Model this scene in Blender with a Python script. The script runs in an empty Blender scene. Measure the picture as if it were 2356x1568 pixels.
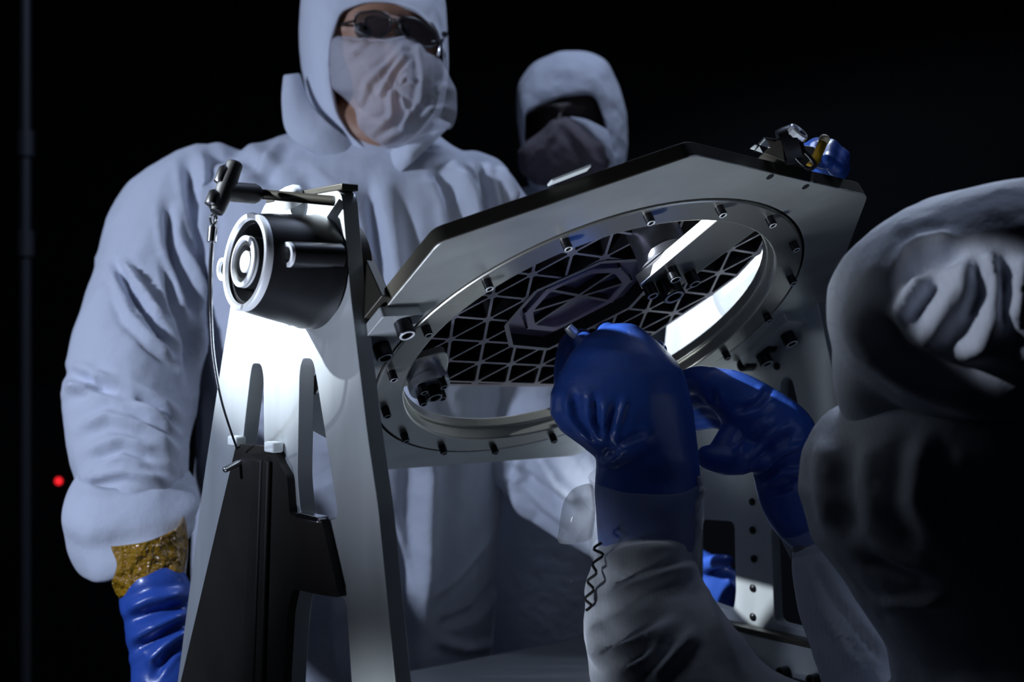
import bpy, bmesh, math, random
import numpy as np
from mathutils import Vector, Matrix
from mathutils.geometry import tessellate_polygon
random.seed(7)
SC = bpy.context.scene
COL = SC.collection
# ---------------------------------------------------------------- camera
F = 2945.0; CX = 1178.0; CY = 784.0; CZ = 1.25      # focal length in pixels of a 2356x1568 frame, eye height
cam = bpy.data.cameras.new('camera'); camo = bpy.data.objects.new('camera', cam); COL.objects.link(camo)
camo.location = (0, 0, CZ); camo.rotation_euler = (math.pi/2, 0, 0)
cam.sensor_width = 36; cam.lens = 36*F/2356; cam.clip_start = .05
cam.dof.use_dof = True; cam.dof.focus_distance = 1.22; cam.dof.aperture_fstop = 4.8
SC.camera = camo
SC.view_settings.view_transform = 'Standard'; SC.view_settings.look = 'None'
SC.view_settings.exposure = 0.0; SC.view_settings.gamma = 1; SC.view_settings.use_curve_mapping = False
# ---------------------------------------------------------------- world and lights
w = bpy.data.worlds.new('world'); SC.world = w; w.use_nodes = True
w.node_tree.nodes['Background'].inputs[0].default_value = (.35, .5, 1, 1)
w.node_tree.nodes['Background'].inputs[1].default_value = .0018
def light(name, kind, loc, target, energy, color, **kw):
    l = bpy.data.lights.new(name, kind); l.energy = energy; l.color = color
    for k, v in kw.items(): setattr(l, k, v)
    o = bpy.data.objects.new(name, l); COL.objects.link(o); o.location = loc
    o.rotation_euler = (Vector(target)-Vector(loc)).to_track_quat('-Z', 'Y').to_euler()
    return o
# a hand torch shining along the trunnion axis from the left, a soft lamp over the standing technician, a dim area light added above to brighten the bench
TORCH = Vector((-1.15, .96, CZ+.66))
light('hand_torch', 'SPOT', TORCH, (-.05, 1.36, CZ+.08), 260, (.86, .94, 1), spot_size=math.radians(27), spot_blend=.45, shadow_soft_size=.012)
light('side_lamp', 'SPOT', (-1.45, .55, CZ+.50), (-.33, 1.9, CZ-.03), 80, (.64, .75, 1), spot_size=math.radians(50), spot_blend=.35, shadow_soft_size=.07)
light('bench_fill', 'AREA', (.35, 1.95, CZ+1.6), (.2, 1.7, CZ-.4), 10, (.60, .72, 1), shape='RECTANGLE', size=.6, size_y=.4)  # added unseen fill, brightens the base for the plate to reflect
light('low_fill', 'SPOT', (-.60, .62, CZ-.66), (-.13, 1.10, CZ+.10), 52, (.74, .82, 1), spot_size=math.radians(27), spot_blend=.9, shadow_soft_size=.10)  # added unseen fill for the left of the plate's underside
light('low_fill', 'SPOT', (-.60, .62, CZ-.66), (.22, 1.11, CZ+.16), 75, (.78, .86, .95), spot_size=math.radians(15), spot_blend=1, shadow_soft_size=.06)  # added unseen fill for the right of the underside
light('low_fill', 'SPOT', (-.60, .62, CZ-.66), (.33, 1.45, CZ-.12), 48, (.78, .86, .95), spot_size=math.radians(15), spot_blend=.8, shadow_soft_size=.05)  # added unseen fill for the right stand's inner face
light('hood_rim_light', 'SPOT', (.62, 1.85, CZ+.78), (.42, .98, CZ+.10), 30, (.70, .82, 1), spot_size=math.radians(24), spot_blend=.6, shadow_soft_size=.03)  # added unseen spot for the bright rim along the hood's top
light('hood_patch_light', 'SPOT', (-.75, .55, CZ+.55), (.318, .88, CZ+.030), 28, (.78, .86, 1), spot_size=math.radians(4.3), spot_blend=.4, shadow_soft_size=.01)  # added unseen spot that lights only a patch of hood folds

# ---------------------------------------------------------------- geometry of the place
def V3(a): return Vector((float(a[0]), float(a[1]), float(a[2])))
def px(x, y, d): return Vector(((x-CX)/F*d, d, CZ-(y-CY)/F*d))
R = .236
N = Vector((.339, -.425, -.84)).normalized()          # the way the underside of the tilted plate faces
H = Vector((.782, .624, 0)).normalized()              # trunnion axis, left stand to right stand
V = N.cross(H)
G = Vector((H.y, -H.x, 0))                            # across a stand, toward the viewer's side
C0 = px(1363, 782, 1.3)                               # centre of the round opening
A0 = C0 - .07*N                                       # on the trunnion axis
ZUP = Vector((0, 0, 1))
def pl(u, v, d=0): return C0 + H*(u*R) + V*(v*R) - N*d
def hit(x, y, P0, n):
    r = px(x, y, 1)-Vector((0, 0, CZ)); o = Vector((0, 0, CZ))
    return o + r*((P0-o).dot(n)/r.dot(n))
def onpl(x, y, d=0):
    q = hit(x, y, C0-N*d, N)-(C0-N*d); return q.dot(H)/R, q.dot(V)/R
def onst(x, y, s):
    P0 = A0-H*s; q = hit(x, y, P0, H); return (q-P0).dot(G), q.z-CZ
def stp(g, z, s):
    p = A0-H*s+G*g; return Vector((p.x, p.y, CZ+z))

# ---------------------------------------------------------------- materials
MATS = {}
def mat(name, col, rough=.5, metal=0, noise=None, bump=None, spec=.5, **kw):
    m = bpy.data.materials.new(name); m.use_nodes = True; nt = m.node_tree; b = nt.nodes['Principled BSDF']
    b.inputs['Base Color'].default_value = (*col, 1); b.inputs['Roughness'].default_value = rough
    b.inputs['Metallic'].default_value = metal; b.inputs['Specular IOR Level'].default_value = spec
    for k, v in kw.items(): b.inputs[k.replace('_', ' ')].default_value = v
    tc = nt.nodes.new('ShaderNodeTexCoord')
    if noise:
        sc, amt, stretch = noise[:3]
        mp = nt.nodes.new('ShaderNodeMapping'); mp.inputs['Scale'].default_value = stretch
        if len(noise) > 3: mp.inputs['Rotation'].default_value = noise[3]
        nt.links.new(tc.outputs['Object'], mp.inputs[0])
        n = nt.nodes.new('ShaderNodeTexNoise'); n.inputs['Scale'].default_value = sc; n.inputs['Detail'].default_value = 5
        nt.links.new(mp.outputs[0], n.inputs['Vector'])
        mx = nt.nodes.new('ShaderNodeMix'); mx.data_type = 'RGBA'
        mx.inputs[6].default_value = (*[c*(1-amt) for c in col], 1); mx.inputs[7].default_value = (*[min(1, c*(1+amt)) for c in col], 1)
        nt.links.new(n.outputs[0], mx.inputs[0]); nt.links.new(mx.outputs[2], b.inputs['Base Color'])
        mr = nt.nodes.new('ShaderNodeMapRange'); mr.inputs[3].default_value = rough*.8; mr.inputs[4].default_value = min(1, rough*1.2)
        nt.links.new(n.outputs[0], mr.inputs[0]); nt.links.new(mr.outputs[0], b.inputs['Roughness'])
    if bump:
        sc, st, dist = bump
        n = nt.nodes.new('ShaderNodeTexNoise'); n.inputs['Scale'].default_value = sc; n.inputs['Detail'].default_value = 3
        nt.links.new(tc.outputs['Object'], n.inputs['Vector'])
        bp = nt.nodes.new('ShaderNodeBump'); bp.inputs['Strength'].default_value = st; bp.inputs['Distance'].default_value = dist
        nt.links.new(n.outputs[0], bp.inputs['Height']); nt.links.new(bp.outputs[0], b.inputs['Normal'])
    MATS[name] = m; return m
ROTP = (0, math.radians(-33), math.radians(38.6))
mat('aluminium', (.26, .27, .27), .42, .85, noise=(6, .16, (1, 9, 9), (0, 0, math.radians(-38))))
mat('plate_metal', (.74, .76, .73), .40, .8, noise=(5, .18, (1.2, 7, 7), (0, 0, math.radians(20))))
mat('ring_metal', (.78, .77, .70), .33, .92, noise=(9, .08, (1, 1, 1)))
mat('stand_metal', (.52, .55, .57), .48, .55, noise=(7, .10, (6, 6, .8)))
mat('chrome', (.80, .82, .90), .30, .7)
mat('chrome_shaded', (.20, .20, .23), .30, .8)  # darker chrome for the flexure cylinder that gets less light
mat('pale_metal', (.80, .82, .85), .45, .35)
mat('bright_steel', (.75, .76, .80), .22, 1)
mat('black_oxide', (.012, .012, .015), .32, .6)
mat('black_anodised', (.015, .016, .018), .38, .3, noise=(20, .3, (1, 1, 1)))
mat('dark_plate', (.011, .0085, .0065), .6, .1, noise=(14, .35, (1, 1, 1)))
mat('edge_dark', (.06, .055, .045), .5, .6)
mat('black_rubber', (.01, .01, .012), .55)
mat('mirror_rib_lit', (.46, .44, .50), .45, .5)
mat('mirror_rib_shaded', (.030, .028, .034), .5, .2)  # same rib metal with shade painted in, for the walls
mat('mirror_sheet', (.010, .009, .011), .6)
mat('hub_metal', (.46, .40, .58), .38, .45)  # purple light on the hub put into its colour
mat('glove', (.032, .095, .44), .34, bump=(160, .15, .002), Coat_Weight=.15)
mat('skin', (.36, .19, .12), .5, bump=(90, .2, .002))
mat('dark_skin', (.045, .03, .025), .6)
mat('tape_amber', (.36, .19, .012), .12, bump=(70, 1.0, .02), Coat_Weight=.8)
mat('strip_amber', (.20, .12, .01), .3)
mat('strip_cream', (.75, .62, .42), .5)
mat('white_card', (.8, .84, .84), .5)
mat('room_dark', (.010, .010, .013), .85, noise=(3, .3, (1, 1, 1)))
mat('floor_dark', (.02, .02, .024), .5, noise=(3, .3, (1, 1, 1)))
mat('pole_metal', (.14, .15, .17), .5, .4)
mat('cabinet_paint', (.010, .010, .012), .5, noise=(8, .2, (1, 1, 1)))
mat('table_top', (.62, .64, .66), .45, noise=(6, .2, (1, 1, 1)))  # made pale to bounce light up at the plate's underside
mat('back_mask', (.13, .11, .125), .9, bump=(40, .5, .01))
mat('cable', (.05, .05, .06), .4, .5)
mat('lens_frame', (.02, .02, .022), .25)
def suit_mat(name, col):
    m = mat(name, col, .85, bump=(45, .35, .006), Sheen_Weight=.15)
    nt = m.node_tree; b = nt.nodes['Principled BSDF']; tc = [n for n in nt.nodes if n.type == 'TEX_COORD'][0]
    wv = nt.nodes.new('ShaderNodeTexWave'); wv.wave_type = 'BANDS'; wv.bands_direction = 'X'
    wv.inputs['Scale'].default_value = 95; wv.inputs['Distortion'].default_value = .6; wv.inputs['Detail'].default_value = 0
    nt.links.new(tc.outputs['Object'], wv.inputs[0])
    mr = nt.nodes.new('ShaderNodeMapRange'); mr.inputs[1].default_value = .955; mr.inputs[2].default_value = 1; nt.links.new(wv.outputs[1], mr.inputs[0])
    mx = nt.nodes.new('ShaderNodeMix'); mx.data_type = 'RGBA'; mx.inputs[6].default_value = (*col, 1); mx.inputs[7].default_value = (*[c*.88 for c in col], 1)
    nt.links.new(mr.outputs[0], mx.inputs[0]); nt.links.new(mx.outputs[2], b.inputs['Base Color'])
suit_mat('suit', (.60, .63, .72))
def film(name, col, a, rough, trans=0.):
    m = bpy.data.materials.new(name); m.use_nodes = True; nt = m.node_tree; b = nt.nodes['Principled BSDF']
    b.inputs['Base Color'].default_value = (*col, 1); b.inputs['Roughness'].default_value = rough; b.inputs['Alpha'].default_value = a
    n = nt.nodes.new('ShaderNodeTexNoise'); n.inputs['Scale'].default_value = 40; n.inputs['Detail'].default_value = 3
    tc = nt.nodes.new('ShaderNodeTexCoord'); nt.links.new(tc.outputs['Object'], n.inputs['Vector'])
    bp = nt.nodes.new('ShaderNodeBump'); bp.inputs['Strength'].default_value = .4; bp.inputs['Distance'].default_value = .006
    nt.links.new(n.outputs[0], bp.inputs['Height']); nt.links.new(bp.outputs[0], b.inputs['Normal'])
    MATS[name] = m
film('mask_cloth', (.74, .74, .82), .46, .9)
film('clear_tape', (.8, .85, .95), .14, .05)
film('tape_film', (.8, .85, .95), .34, .10)
film('lens', (.02, .02, .025), .55, .04)  # dark tint stands in for the hood's shade over the eyes
em = mat('red_led', (.6, 0, 0), .4); eb = em.node_tree.nodes['Principled BSDF']
eb.inputs['Emission Color'].default_value = (1, .02, .03, 1); eb.inputs['Emission Strength'].default_value = 1.4

# ---------------------------------------------------------------- object helpers
def wloc(o):
    p = Vector((0, 0, 0))
    while o: p += o.location; o = o.parent
    return p
def tag(o, label=None, cat=None, group=None, kind=None):
    if label: o['label'] = label
    if cat: o['category'] = cat
    if group: o['group'] = group
    if kind: o['kind'] = kind
    return o
def empty(name, loc, label=None, cat=None, group=None):
    o = bpy.data.objects.new(name, None); o.empty_display_size = .05; COL.objects.link(o); o.location = loc
    return tag(o, label, cat, group)
def obj(name, verts, faces, m, parent=None, smooth=True, angle=35, origin=None):
    """verts in world space; the object's origin is put at the verts' middle (or origin)"""
    vs = np.array([tuple(v) for v in verts], float)
    o0 = Vector(origin) if origin is not None else V3((vs.min(0)+vs.max(0))/2)
    me = bpy.data.meshes.new(name); me.from_pydata((vs-np.array(o0)).tolist(), [], [tuple(f) for f in faces]); me.update()
    bm = bmesh.new(); bm.from_mesh(me); bmesh.ops.recalc_face_normals(bm, faces=bm.faces); bm.to_mesh(me); bm.free()
    if smooth:
        me.polygons.foreach_set('use_smooth', [True]*len(me.polygons))
        if angle: me.set_sharp_from_angle(angle=math.radians(angle))
    me.materials.append(MATS[m])
    o = bpy.data.objects.new(name, me); COL.objects.link(o)
    if parent: o.parent = parent; o.location = o0-wloc(parent)
    else: o.location = o0
    return o
def inst(name, me, loc, rot, parent=None, scale=None):
    o = bpy.data.objects.new(name, me); COL.objects.link(o)
    o.rotation_euler = rot.to_euler() if isinstance(rot, (Matrix,)) else rot
    if scale: o.scale = scale
    if parent: o.parent = parent; o.location = Vector(loc)-wloc(parent)
    else: o.location = loc
    return o
def frame(z, x=None):
    z = Vector(z).normalized()
    x = Vector(x) if x is not None else (Vector((1, 0, 0)) if abs(z.x) < .8 else Vector((0, 1, 0)))
    x = (x-z*x.dot(z)).normalized(); y = z.cross(x)
    return Matrix((x, y, z)).transposed()
def bevel(o, wd, seg=2, ang=40):
    b = o.modifiers.new('bevel', 'BEVEL'); b.width = wd; b.segments = seg; b.limit_method = 'ANGLE'; b.angle_limit = math.radians(ang)
    return o
def plate(name, loops, fn, t0, t1, m, parent=None, bev=.001):
    """loops: outer ring and holes of (a,b); fn(a,b,t) -> world"""
    pts = [p for l in loops for p in l]; n = len(pts)
    bm = bmesh.new(); bv = [bm.verts.new((a, b, 0)) for a, b in pts]; bm.verts.index_update(); k = 0; ed = []
    for l in loops:
        L = len(l); ed += [bm.edges.new((bv[k+i], bv[k+(i+1) % L])) for i in range(L)]; k += L
    bmesh.ops.triangle_fill(bm, use_beauty=True, use_dissolve=False, edges=ed)
    tris = [tuple(v.index for v in f.verts) for f in bm.faces]; bm.free()
    vs = [fn(a, b, t0) for a, b in pts]+[fn(a, b, t1) for a, b in pts]
    fs = [tuple(t) for t in tris]+[tuple(i+n for i in reversed(t)) for t in tris]
    k = 0
    for l in loops:
        L = len(l)
        for i in range(L):
            a, b = k+i, k+(i+1) % L; fs.append((a, b, b+n, a+n))
        k += L
    o = obj(name, vs, fs, m, parent, smooth=True, angle=30)
    if bev: bevel(o, bev)
    return o
def rnd(poly, r, seg=4):
    """round the corners of a polygon"""
    out = []; n = len(poly)
    for i in range(n):
        p = Vector(poly[i]); a = Vector(poly[i-1]); b = Vector(poly[(i+1) % n])
        da = (a-p); db = (b-p); rr = min(r, da.length*.45, db.length*.45)
        A = p+da.normalized()*rr; B = p+db.normalized()*rr
        for k in range(seg+1):
            t = k/seg; q = A*(1-t)**2+p*(2*t*(1-t))+B*t*t; out.append((q.x, q.y))
    return out
def circ(r, n=96, c=(0, 0)): return [(c[0]+r*math.cos(2*math.pi*i/n), c[1]+r*math.sin(2*math.pi*i/n)) for i in range(n)]
RINGS = ('lit_rim', 'boss_ring', 'shaft_ring', 'clamp')
def lathe_data(prof, seg=32, ring=False):
    vs, fs = [], []
    for r, z in prof:
        for i in range(seg):
            a = 2*math.pi*i/seg; vs.append(Vector((r*math.cos(a), r*math.sin(a), z)))
    for k in range(len(prof)-1):
        for i in range(seg):
            j = (i+1) % seg; fs.append((k*seg+i, k*seg+j, (k+1)*seg+j, (k+1)*seg+i))
    if ring:
        k = (len(prof)-1)*seg
        for i in range(seg):
            j = (i+1) % seg; fs.append((k+i, k+j, j, i))
    else:
        fs.append(tuple(range(seg))); fs.append(tuple(reversed(range((len(prof)-1)*seg, len(prof)*seg))))
    return vs, fs
def lathe(name, prof, loc, axis, m, parent=None, seg=40, angle=35):
    vs, fs = lathe_data(prof, seg, name in RINGS); M = frame(axis)
    return obj(name, [M@v+Vector(loc) for v in vs], fs, m, parent, angle=angle)
def lathe_mesh(name, prof, m, seg=20):
    vs, fs = lathe_data(prof, seg, name in RINGS); me = bpy.data.meshes.new(name); me.from_pydata([tuple(v) for v in vs], [], fs); me.update()
    bm = bmesh.new(); bm.from_mesh(me); bmesh.ops.recalc_face_normals(bm, faces=bm.faces); bm.to_mesh(me); bm.free()
    me.polygons.foreach_set('use_smooth', [True]*len(me.polygons)); me.set_sharp_from_angle(angle=math.radians(35)); me.materials.append(MATS[m]); return me
def box_data(c, ax, ay, az):
    vs = [c+ax*i+ay*j+az*k for i in (-1, 1) for j in (-1, 1) for k in (-1, 1)]
    return vs, [(0, 1, 3, 2), (4, 6, 7, 5), (0, 4, 5, 1), (2, 3, 7, 6), (0, 2, 6, 4), (1, 5, 7, 3)]
def box(name, c, ax, ay, az, m, parent=None, bev=.001):
    vs, fs = box_data(Vector(c), Vector(ax), Vector(ay), Vector(az)); o = obj(name, vs, fs, m, parent)
    if bev: bevel(o, bev)
    return o
def tube_data(pts, rad, seg=10):
    pts = [Vector(p) for p in pts]; n = len(pts); vs, fs = [], []; up = Vector((.13, .21, .97))
    for i, p in enumerate(pts):
        t = (pts[min(i+1, n-1)]-pts[max(i-1, 0)]).normalized(); x = t.cross(up)
        if x.length < .05: x = t.cross(Vector((1, 0, 0)))
        x.normalize(); y = t.cross(x); r = rad[i] if hasattr(rad, '__len__') else rad
        for k in range(seg):
            a = 2*math.pi*k/seg; vs.append(p+(x*math.cos(a)+y*math.sin(a))*r)
    for i in range(n-1):
        for k in range(seg):
            j = (k+1) % seg; fs.append((i*seg+k, i*seg+j, (i+1)*seg+j, (i+1)*seg+k))
    fs.append(tuple(range(seg))); fs.append(tuple(reversed(range((n-1)*seg, n*seg)))); return vs, fs
def tube(name, pts, rad, m, parent=None, seg=10):
    vs, fs = tube_data(pts, rad, seg); return obj(name, vs, fs, m, parent, angle=50)
def spline(pts, k=6):
    pts = [Vector(p) for p in pts]; out = []
    for i in range(len(pts)-1):
        p0, p1, p2, p3 = pts[max(i-1, 0)], pts[i], pts[i+1], pts[min(i+2, len(pts)-1)]
        for j in range(k):
            t = j/k; out.append(.5*((2*p1)+(p2-p0)*t+(2*p0-5*p1+4*p2-p3)*t*t+(3*p1-p0-3*p2+p3)*t**3))
    out.append(pts[-1]); return out

# -------- soft bodies: closed solids merged by a voxel remesh, then creased
def loft(st, seg=28):
    """st: stations (centre, half-axis vector a, half-axis vector b); closed with rounded ends"""
    vs, fs = [], []; n = len(st)
    for c, a, b in st:
        for k in range(seg):
            t = 2*math.pi*k/seg; vs.append(c+a*math.cos(t)+b*math.sin(t))
    for i in range(n-1):
        for k in range(seg):
            j = (k+1) % seg; fs.append((i*seg+k, i*seg+j, (i+1)*seg+j, (i+1)*seg+k))
    fs.append(tuple(range(seg))); fs.append(tuple(reversed(range((n-1)*seg, n*seg)))); return vs, fs
def rows(tab, seg=36):
    """tab rows: y, xl, xr, depth, half depth: a solid lying between the two outlines"""
    st = []
    for y, xl, xr, d, hd in tab:
        st.append((px((xl+xr)/2, y, d), Vector(((xr-xl)/2/F*d, 0, 0)), Vector((0, hd, 0))))
    c, a, b = st[0]; e, a2, b2 = st[-1]
    return loft([(c+(c-e).normalized()*a.length*.12, a*.55, b*.55)]+st, seg)
def limb(tab, seg=24, flat=1.0):
    """tab rows: x, y, depth, radius in pixels: a round limb along the points with domed ends"""
    P = [px(x, y, d) for x, y, d, r in tab]; Rr = [r/F*d for x, y, d, r in tab]
    out = []; n = len(P)
    PP = spline(P, 5); RR = []
    for i in range(n-1): RR += [Rr[i]+(Rr[i+1]-Rr[i])*j/5 for j in range(5)]
    RR.append(Rr[-1])
    t0 = (PP[1]-PP[0]).normalized(); t1 = (PP[-1]-PP[-2]).normalized()
    for a in (80, 55, 28): out.append((PP[0]-t0*RR[0]*math.sin(math.radians(a)), RR[0]*math.cos(math.radians(a)), t0))
    for i in range(len(PP)): out.append((PP[i], RR[i], (PP[min(i+1, len(PP)-1)]-PP[max(i-1, 0)]).normalized()))
    for a in (28, 55, 80): out.append((PP[-1]+t1*RR[-1]*math.sin(math.radians(a)), RR[-1]*math.cos(math.radians(a)), t1))
    st = []
    for c, r, t in out:
        x = t.cross(Vector((0, 1, 0)))
        if x.length < .3: x = t.cross(Vector((0, 0, 1)))
        x.normalize(); y = t.cross(x); st.append((c, x*r, y*r*flat))
    return loft(st, seg)
def ball(c, rx, ry, rz, tilt=0, seg=28):
    M = Matrix.Rotation(tilt, 3, 'Y'); st = []
    for i in range(1, 16):
        a = math.pi*i/16; st.append((Vector(c)+M@Vector((0, 0, rz*math.cos(a))), M@Vector((rx*math.sin(a), 0, 0)), M@Vector((0, ry*math.sin(a), 0))))
    return loft(st, seg)
def hash3(i, j, k):
    n = (i*374761393+j*668265263+k*1274126177) & 0xFFFFFFFF
    n = ((n ^ (n >> 13))*1274126177) & 0xFFFFFFFF
    return ((n ^ (n >> 16)) & 0xFFFF)/65535.0
def vnoise(p):
    i = np.floor(p).astype(np.int64); f = p-i; f = f*f*(3-2*f); r = 0
    for a in (0, 1):
        for b in (0, 1):
            for c in (0, 1):
                wt = (f[:, 0] if a else 1-f[:, 0])*(f[:, 1] if b else 1-f[:, 1])*(f[:, 2] if c else 1-f[:, 2])
                r = r+wt*hash3(i[:, 0]+a, i[:, 1]+b, i[:, 2]+c)
    return r
def blob(name, parts, m, parent, voxel=.005, smooth=6, creases=(), noise=(), carve=None):
    vs, fs = [], []
    for v, f in parts:
        k = len(vs); vs += [tuple(q) for q in v]; fs += [tuple(i+k for i in t) for t in f]
    me = bpy.data.meshes.new(name+'_src'); me.from_pydata(vs, [], fs); me.update()
    bm = bmesh.new(); bm.from_mesh(me); bmesh.ops.recalc_face_normals(bm, faces=bm.faces); bm.to_mesh(me); bm.free()
    o = bpy.data.objects.new(name, me); COL.objects.link(o)
    r = o.modifiers.new('r', 'REMESH'); r.mode = 'VOXEL'; r.voxel_size = voxel
    s = o.modifiers.new('s', 'SMOOTH'); s.factor = .5; s.iterations = smooth
    dg = bpy.context.evaluated_depsgraph_get(); ev = o.evaluated_get(dg); nm = bpy.data.meshes.new_from_object(ev)
    o.modifiers.clear(); o.data = nm; bpy.data.meshes.remove(me); nm.name = name
    n = len(nm.vertices); co = np.empty(n*3); nm.vertices.foreach_get('co', co); co = co.reshape(-1, 3)
    nr = np.empty(n*3); nm.vertices.foreach_get('normal', nr); nr = nr.reshape(-1, 3)
    disp = np.zeros(n)
    for sc, amp, stretch in noise:
        q = co*np.array(stretch)*sc; q = q+1.2*np.stack([vnoise(q*.6+9), vnoise(q*.6+31), vnoise(q*.6+57)], 1)
        disp += amp*(1-2*np.abs(2*vnoise(q+100)-1)) if amp > 0 else -amp*(2*vnoise(q+100)-1)
    if creases:
        X = CX+F*co[:, 0]/co[:, 1]; Y = CY-F*(co[:, 2]-CZ)/co[:, 1]; face = np.clip((.25-nr[:, 1])/.5, 0, 1)
        P = np.stack([X, Y], 1)
        for pts, wd, amp in creases:
            pts = np.array(pts, float); best = np.full(n, 1e9); tt = np.zeros(n); L = len(pts)-1
            for i in range(L):
                a, b = pts[i], pts[i+1]; e = b-a; t = np.clip(((P-a)@e)/(e@e), 0, 1)
                dd = np.hypot(*(P-a-t[:, None]*e).T); k = dd < best; best[k] = dd[k]; tt[k] = (i+t[k])/L
            taper = np.clip(np.minimum(tt, 1-tt)*5+.15, 0, 1)
            q = best/wd; prof = np.exp(-q*q)-.35*np.exp(-((q-1.9)/.9)**2)
            disp += amp*prof*taper*face
    co = co+nr*disp[:, None]
    c0 = (co.min(0)+co.max(0))/2
    if parent is not None: base = V3(c0)
    else: base = Vector((c0[0], c0[1], co[:, 2].min()))
    nm.vertices.foreach_set('co', (co-np.array(base)).ravel()); nm.update()
    nm.polygons.foreach_set('use_smooth', [True]*len(nm.polygons)); nm.materials.clear(); nm.materials.append(MATS[m])
    if parent is not None: o.parent = parent; o.location = base-wloc(parent)
    else: o.location = base
    return o
def resample(poly, n, c):
    """points of a closed outline at n equal angles seen from c"""
    poly = np.array(poly, float); out = []
    for k in range(n):
        a = 2*math.pi*k/n; d = np.array([math.cos(a), math.sin(a)]); best = None
        for i in range(len(poly)):
            p, q = poly[i]-c, poly[(i+1) % len(poly)]-c; e = q-p; den = d[0]*e[1]-d[1]*e[0]
            if abs(den) < 1e-9: continue
            t = (p[0]*e[1]-p[1]*e[0])/den; s = (p[0]*d[1]-p[1]*d[0])/den
            if t > 0 and -1e-6 <= s <= 1+1e-6 and (best is None or t > best): best = t
        out.append(np.array(c)+d*(best or 1))
    return np.array(out)
def smooth_ring(r, k=2):
    for _ in range(k): r = (np.roll(r, 1, 0)+2*r+np.roll(r, -1, 0))/4
    return r
def hood(name, opening, sil, d_open, d_sil, d_back, m, parent, n=84, c_open=None, c_sil=None, wob=.0025):
    """a cloth hood as a surface from the rim of its face opening round to the back of the head"""
    co_ = np.array(c_open) if c_open else np.mean(opening, 0); cs = np.array(c_sil) if c_sil else np.mean(sil, 0)
    O = smooth_ring(resample(opening, n, co_), 1); S = smooth_ring(resample(sil, n, cs), 2)
    rings = []
    inn = co_+(O-co_)*.97; rings.append([px(x, y, d_open+.02) for x, y in inn]); rings.append([px(x, y, d_open+.004) for x, y in O])
    for k in range(0, 11):
        t = k/10; q = O*(1-t)+S*t; e = 1-math.sqrt(max(0, 1-t*t)); dd = d_open+(d_sil-d_open)*e
        rings.append([px(x, y, dd) for x, y in q])
    for k in range(1, 9):
        a = math.pi/2*k/8; q = cs+(S-cs)*max(math.cos(a), .02); dd = d_sil+(d_back-d_sil)*math.sin(a)
        rings.append([px(cs[0]+(x-cs[0]), y, dd) for x, y in q])
    vs, fs = [], []
    for r in rings: vs += r
    co = np.array([tuple(v) for v in vs]); dn = vnoise(co*38+3)-.5+.6*(vnoise(co*80+11)-.5)
    L = len(rings)
    for i, v in enumerate(vs):
        if i >= 2*n: vs[i] = v+Vector((0, -1, 0))*float(dn[i])*wob*2+Vector((float(dn[i])*wob, 0, float(dn[i])*wob))
    for k in range(L-1):
        for i in range(n):
            j = (i+1) % n; fs.append((k*n+i, k*n+j, (k+1)*n+j, (k+1)*n+i))
    fs.append(tuple(range((L-1)*n, L*n)))
    o = obj(name, vs, fs, m, parent, angle=None)
    sd = o.modifiers.new('sub', 'SUBSURF'); sd.levels = 1; sd.render_levels = 2
    so = o.modifiers.new('thick', 'SOLIDIFY'); so.thickness = .0015; so.offset = -1
    return o

# ================================================================ THE ROOM
def struct(name, c, sx, sy, sz, m): return tag(box(name, c, (sx, 0, 0), (0, sy, 0), (0, 0, sz), m, None, 0), kind='structure')
struct('floor', (0, 1.6, -.05), 4, 3.4, .05, 'floor_dark')
struct('wall_back', (0, 4.6, 1.6), 4, .05, 1.65, 'room_dark')
struct('wall_left', (-3.2, 1.6, 1.6), .05, 3.4, 1.65, 'room_dark')
struct('ceiling', (0, 1.6, 3.3), 4, 3.4, .05, 'room_dark')
# ================================================================ FIXTURE
fix_z = -.43
tab = empty('work_table', (A0.x, A0.y, 0), 'pale work table under the metal fixture', 'table')
box('table_top', (A0.x, A0.y, CZ+fix_z-.05), H*.50, G*.385, ZUP*.02, 'table_top', tab, .003)
for a in (-.45, .45):
    for b in (-.34, .34):
        p = A0+H*a+G*b; hz = (CZ+fix_z-.07)/2
        box('leg', (p.x, p.y, hz), H*.025, G*.025, ZUP*hz, 'table_top', tab, .002)
bp_ = A0+G*(-.0)
tag(box('base_plate', (bp_.x, bp_.y, CZ+fix_z-.015), H*.40, G*.385, ZUP*.015, 'aluminium', None, .002), 'flat silvery base plate under the two stands', 'base plate')

bolt = lathe_mesh('bolt', [(.0042, -.002), (.0042, .0065), (.0038, .0072), (.0024, .0072), (.0022, .0035), (.0005, .003)], 'black_oxide')
# socket-head screws get a pale rim standing in for light on the socket edge
def bolt_meshes(r, hgt):
    body = lathe_mesh('bolt', [(r, -.003), (r, hgt), (r*.93, hgt+.0006), (r*.6, hgt+.0006), (r*.55, hgt*.5), (r*.1, hgt*.45)], 'black_oxide', 18)
    rim = lathe_mesh('lit_rim', [(r*.90, hgt+.0004), (r*.86, hgt+.0011), (r*.66, hgt+.0011), (r*.60, hgt-.0002)], 'pale_metal', 18)
    return body, rim
BOLT_S = bolt_meshes(.0042, .0085); BOLT_M = bolt_meshes(.0062, .012); BOLT_L = bolt_meshes(.0080, .013)
def put_bolt(kind, loc, axis, parent, rim=True):
    o = inst('bolt', kind[0], loc, frame(axis), parent)
    if rim:
        q = inst('lit_rim', kind[1], (0, 0, 0), (0, 0, 0)); q.parent = o; q.location = (0, 0, 0)
    return o

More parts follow.
